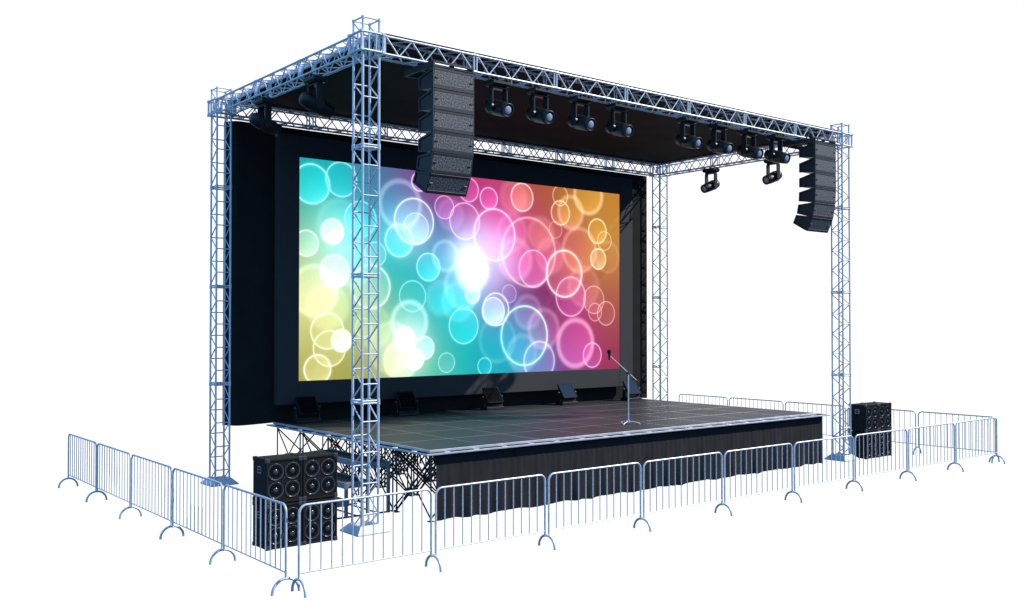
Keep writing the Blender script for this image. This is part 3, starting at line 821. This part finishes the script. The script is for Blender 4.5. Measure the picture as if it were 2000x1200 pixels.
# ------------------------------------------------------------------ bass cabinets
BW, BD, BH = .670, .55, .762
def bass():
    t = thing('bass_cabinet', (0,0,0)); w = BW-.008; g = .032
    b = MB(); b.bbox(.008, w-.004, .030, BD-.004, .010, BH-.012, .012)
    b.bbox(.008, .004+g, .0, .0295, .010, BH-.012, .005); b.bbox(w-g, w-.004, .0, .0295, .010, BH-.012, .005)
    b.bbox(.0045+g, w-g-.0005, .0, .0295, .010, .010+g, .005); b.bbox(.0045+g, w-g-.0005, .0, .0295, BH-.012-g, BH-.012, .005)
    b.build('enclosure', M_cab, t)
    bf = MB().box(.0365, w-g-.001, .024, .0298, .0365, BH-.037).build('baffle', M_baffle, t)
    cx, cz = BW/2-.002, BH/2
    for dx in (-.152, .152):
        for dz in (-.153, .153):
            M = Matrix.Translation((cx+dx, .022, cz+dz)) @ Matrix.Rotation(PI/2, 4, 'X')      # local z -> -y
            d = MB(); d.lathe([(.132,-.002),(.140,.003),(.143,.010),(.137,.013),(.129,.010),(.126,.003)], 32, M)
            dr = d.build('driver', M_ring, t)
            MB().lathe([(.126,.003),(.112,.008),(.104,.002),(.05,-.001),(.045,-.0012)], 32, M).build('cone', M_cone, dr)
            MB().lathe([(.046,-.001),(.042,.006),(.028,.010),(.001,.012)], 20, M).build('dust_cap', M_cap, dr)
    M = Matrix.Translation((cx, .023, cz)) @ Matrix.Rotation(PI/2, 4, 'X')
    MB().lathe([(.046,0),(.048,.006),(.041,.008),(.038,-.004),(.001,-.004)], 20, M).build('port', M_black, t)
    gr = MB(); n = 24
    for k in range(n):
        x = .044+(w-.088+.004)*k/(n-1); gr.box(x-.0014, x+.0014, .0025, .0050, .040, BH-.041)
    for k in range(n+4):
        z = .044+(BH-.088)*k/(n+3); gr.box(.040, w-.037, .0052, .0075, z-.0014, z+.0014)
    gr.build('grille', M_wire, t)
    cm = MB().bbox(0,.075,0,.060,0,.075,.010).mesh('corner', M_corner)
    for sx in (0,1):
        for sy in (0,1):
            for sz in (0,1):
                o_ = link('corner', cm, t, (-.001 if sx == 0 else w+.005-.075, -.004 if sy == 0 else BD+.004-.060, .0 if sz == 0 else BH-.075))
    for s in (0,1):
        xx = .008 if s == 0 else w-.004
        h = MB(); sg = -1 if s == 0 else 1
        yA, yB, zA, zB = .20, .34, .50, .62
        for a in ((yA,yB,zB-.018,zB),(yA,yB,zA,zA+.018),(yA,yA+.018,zA+.0185,zB-.0185),(yB-.018,yB,zA+.0185,zB-.0185)):
            h.box(min(xx,xx+sg*.009), max(xx,xx+sg*.009), *a)
        h.tube((xx+sg*.010,yA+.03,zA+.065),(xx+sg*.010,yB-.03,zA+.065), .008, 8)
        h.build('handle', M_ring, t)
    return t
bc = bass(); spots = []
for (X, nm) in ((.778, 'left'), (18.535, 'right')):
    for i in (0,1):
        for k in (0,1): spots.append((X+i*BW, 2.715 if nm == 'left' else 2.62, k*BH, nm, i, k))
bcs = [bc] + [fast_copy(bc) for _ in range(7)]
for o_, (X, Y, Z, nm, i, k) in zip(bcs, spots):
    o_.location = (X, Y, Z)
    where = 'left stack near the barrier corner' if nm == 'left' else 'far right stack'
    tag(o_, 'black bass cabinet with four cones, %s %s of the %s' % ('upper' if k else 'lower', 'right' if i else 'left', where), 'speaker', 'bass cabinets stacked in fours beside the stage')

# ------------------------------------------------------------------ crowd barriers
BL, HT, HA, HB, RR = 2.3, 1.237, .200, .288, .115
def barrier():
    t = thing('crowd_barrier', (0,0,0)); e = .042; r = .0175
    pts = [(e,0,HA-.01),(e,0,HT-RR)]
    for k in range(1,8):
        a = PI - PI/2*k/8; pts.append((e+RR+RR*math.cos(a), 0, HT-RR+RR*math.sin(a)))
    pts += [(e+RR,0,HT),(BL-e-RR,0,HT)]
    for k in range(1,8):
        a = PI/2 - PI/2*k/8; pts.append((BL-e-RR+RR*math.cos(a), 0, HT-RR+RR*math.sin(a)))
    pts += [(BL-e,0,HT-RR),(BL-e,0,HA-.01)]
    b = MB().path(pts, r, 10); b.build('frame', M_rail, t)
    MB().tube((e,0,HB),(BL-e,0,HB), .0105, 8).build('bottom_rail', M_rail, t)
    bar = MB().tube((0,0,HB),(0,0,HT-.004), .0092, 8, cap=False).mesh('bar', M_rail)
    for k in range(12):
        x = e + (BL-2*e)*(k+1)/13.0; link('bar', bar, t, (x,0,0))
    return t
def foot_mesh():
    pts = []
    for k in range(17):
        a = PI*k/16; pts.append((0, -.204*math.cos(a), .012+.195*math.sin(a)))
    b = MB().path(pts, .021, 10)
    for s in (-1,1): b.tube((0,s*.204,0),(0,s*.204,.02), .023, 10)
    return b.mesh('foot', M_rail)
FOOT = foot_mesh()
ba = barrier(); specs = []
names = {}
ordw = ['first','second','third','fourth','fifth','sixth','seventh','eighth','ninth']
for i in range(5): specs.append(('left', i, (-.074, .126+i*BL), PI/2))
for i in range(9): specs.append(('front', i, (i*BL, 0), 0))
for i in range(5): specs.append(('right', i, (9*BL+.03, .03+i*BL), PI/2))
bas = [ba] + [fast_copy(ba) for _ in range(len(specs)-1)]
for o_, (row, i, (x, y), rz) in zip(bas, specs):
    o_.location = (x, y, 0); o_.rotation_euler = (0,0,rz)
    link('foot', FOOT, o_, (0.042 if i == 0 else 0, 0, 0))
    if (row == 'left' and i == 4) or (row == 'front' and i == 8) or (row == 'right' and i == 4): link('foot', FOOT, o_, (BL-.042,0,0))
    if row == 'front':
        lb = 'steel crowd barrier, %s from the left in the front row before the stage' % ordw[i]
        if i == 0: lb = 'steel crowd barrier starting the front row, before the left speaker stack'
        if i == 8: lb = 'steel crowd barrier ending the front row at the far right corner'
    elif row == 'left':
        lb = 'steel crowd barrier, %s back from the near corner in the left row' % ordw[i]
        if i == 0: lb = 'steel crowd barrier at the near corner of the left row, before the speakers'
        if i == 4: lb = 'steel crowd barrier at the far end of the left row'
    else:
        lb = 'steel crowd barrier, %s back from the far right corner in the right row' % ordw[i]
        if i == 0: lb = 'steel crowd barrier at the front of the right row, behind the far right corner'
        if i == 4: lb = 'steel crowd barrier at the far end of the right row, just right of the curtain'
    tag(o_, lb, 'crowd barrier', 'crowd barriers fencing in the stage')

# ------------------------------------------------------------------ world: plain white put into the background colour ahead, blue sky light to the left and above
w = bpy.data.worlds.new('World'); scene.world = w; w.use_nodes = True
nt = w.node_tree; N = nt.nodes.new; L = nt.links
bg = nt.nodes['Background']
tc = N('ShaderNodeTexCoord')
def vdot(v, c):
    n = N('ShaderNodeVectorMath'); n.operation = 'DOT_PRODUCT'; L.new(v, n.inputs[0]); n.inputs[1].default_value = c; return n.outputs['Value']
def mr(v, a, b_, c=0, d=1, typ='SMOOTHSTEP'):
    n = N('ShaderNodeMapRange'); n.interpolation_type = typ
    for k, x in (('From Min',a),('From Max',b_),('To Min',c),('To Max',d)): n.inputs[k].default_value = x
    L.new(v, n.inputs['Value']); return n.outputs[0]
def mixc(f, a, b_):
    n = N('ShaderNodeMix'); n.data_type = 'RGBA'; L.new(f, n.inputs['Factor'])
    for i, x in ((6,a),(7,b_)):
        if isinstance(x, tuple): n.inputs[i].default_value = (*x, 1)
        else: L.new(x, n.inputs[i])
    return n.outputs[2]
def mul(a, b_):
    n = N('ShaderNodeMath'); n.operation = 'MULTIPLY'; L.new(a, n.inputs[0]); L.new(b_, n.inputs[1]); return n.outputs[0]
G = tc.outputs['Generated']
sep = N('ShaderNodeSeparateXYZ'); L.new(G, sep.inputs[0])
up = mr(sep.outputs['Z'], -.12, .10)
sky = mixc(mr(sep.outputs['Z'], 0, .9), (.22,.42,.80), (.06,.17,.42))          # horizon -> zenith
left = mr(vdot(G, (-.96,-.28,.0)), -.15, .85)
sky = mixc(left, sky, (.25,.62,1.10))
low = (.018,.030,.052)
col = mixc(up, low, sky)
lowl = mixc(mul(left, mr(sep.outputs['Z'], -.75, .0)), low, (.10,.26,.60))
col = mixc(up, lowl, sky)
# bright white added to the world colour, only in the directions the camera sees
hv = N('ShaderNodeCombineXYZ'); L.new(sep.outputs['X'], hv.inputs[0]); L.new(sep.outputs['Y'], hv.inputs[1])
nv = N('ShaderNodeVectorMath'); nv.operation = 'NORMALIZE'; L.new(hv.outputs[0], nv.inputs[0])
az = mr(vdot(nv.outputs[0], (.625,.781,0)), .70, .79)
el = mr(sep.outputs['Z'], -.50, -.38); el2 = mr(sep.outputs['Z'], .40, .52, 1, 0)
WHITE = 1.12
col = mixc(mul(az, mul(el, el2)), col, (WHITE, WHITE, WHITE))
L.new(col, bg.inputs['Color']); bg.inputs['Strength'].default_value = 1.0

sun = bpy.data.lights.new('sun', 'SUN'); sun.energy = 5.0; sun.angle = math.radians(.6); sun.color = (1.0,.95,.88)
so = bpy.data.objects.new('sun', sun); C.objects.link(so)
tos = Vector((1,-.63,.90)).normalized(); so.rotation_euler = tos.to_track_quat('Z','Y').to_euler(); so.location = tos*40

# ------------------------------------------------------------------ camera
cam = bpy.data.cameras.new('camera'); co = bpy.data.objects.new('camera', cam); C.objects.link(co)
co.location = (-6.1757,-12.6272,3.7767)
yaw, pitch = .675, .0171
co.rotation_euler = (PI/2+pitch, 0, -yaw)
cam.sensor_width = 36; cam.lens = 36*1910.6/2000; cam.shift_x = -7.77/2000; cam.shift_y = .75/2000
cam.clip_start = .1; cam.clip_end = 500
scene.camera = co
scene.render.engine = 'CYCLES'; scene.cycles.use_denoising = True
scene.cycles.max_bounces = 6
scene.view_settings.view_transform = 'Standard'; scene.view_settings.look = 'None'
scene.view_settings.exposure = 0; scene.view_settings.gamma = 1
try: scene.view_settings.use_curve_mapping = False
except Exception: pass
scene.render.film_transparent = False
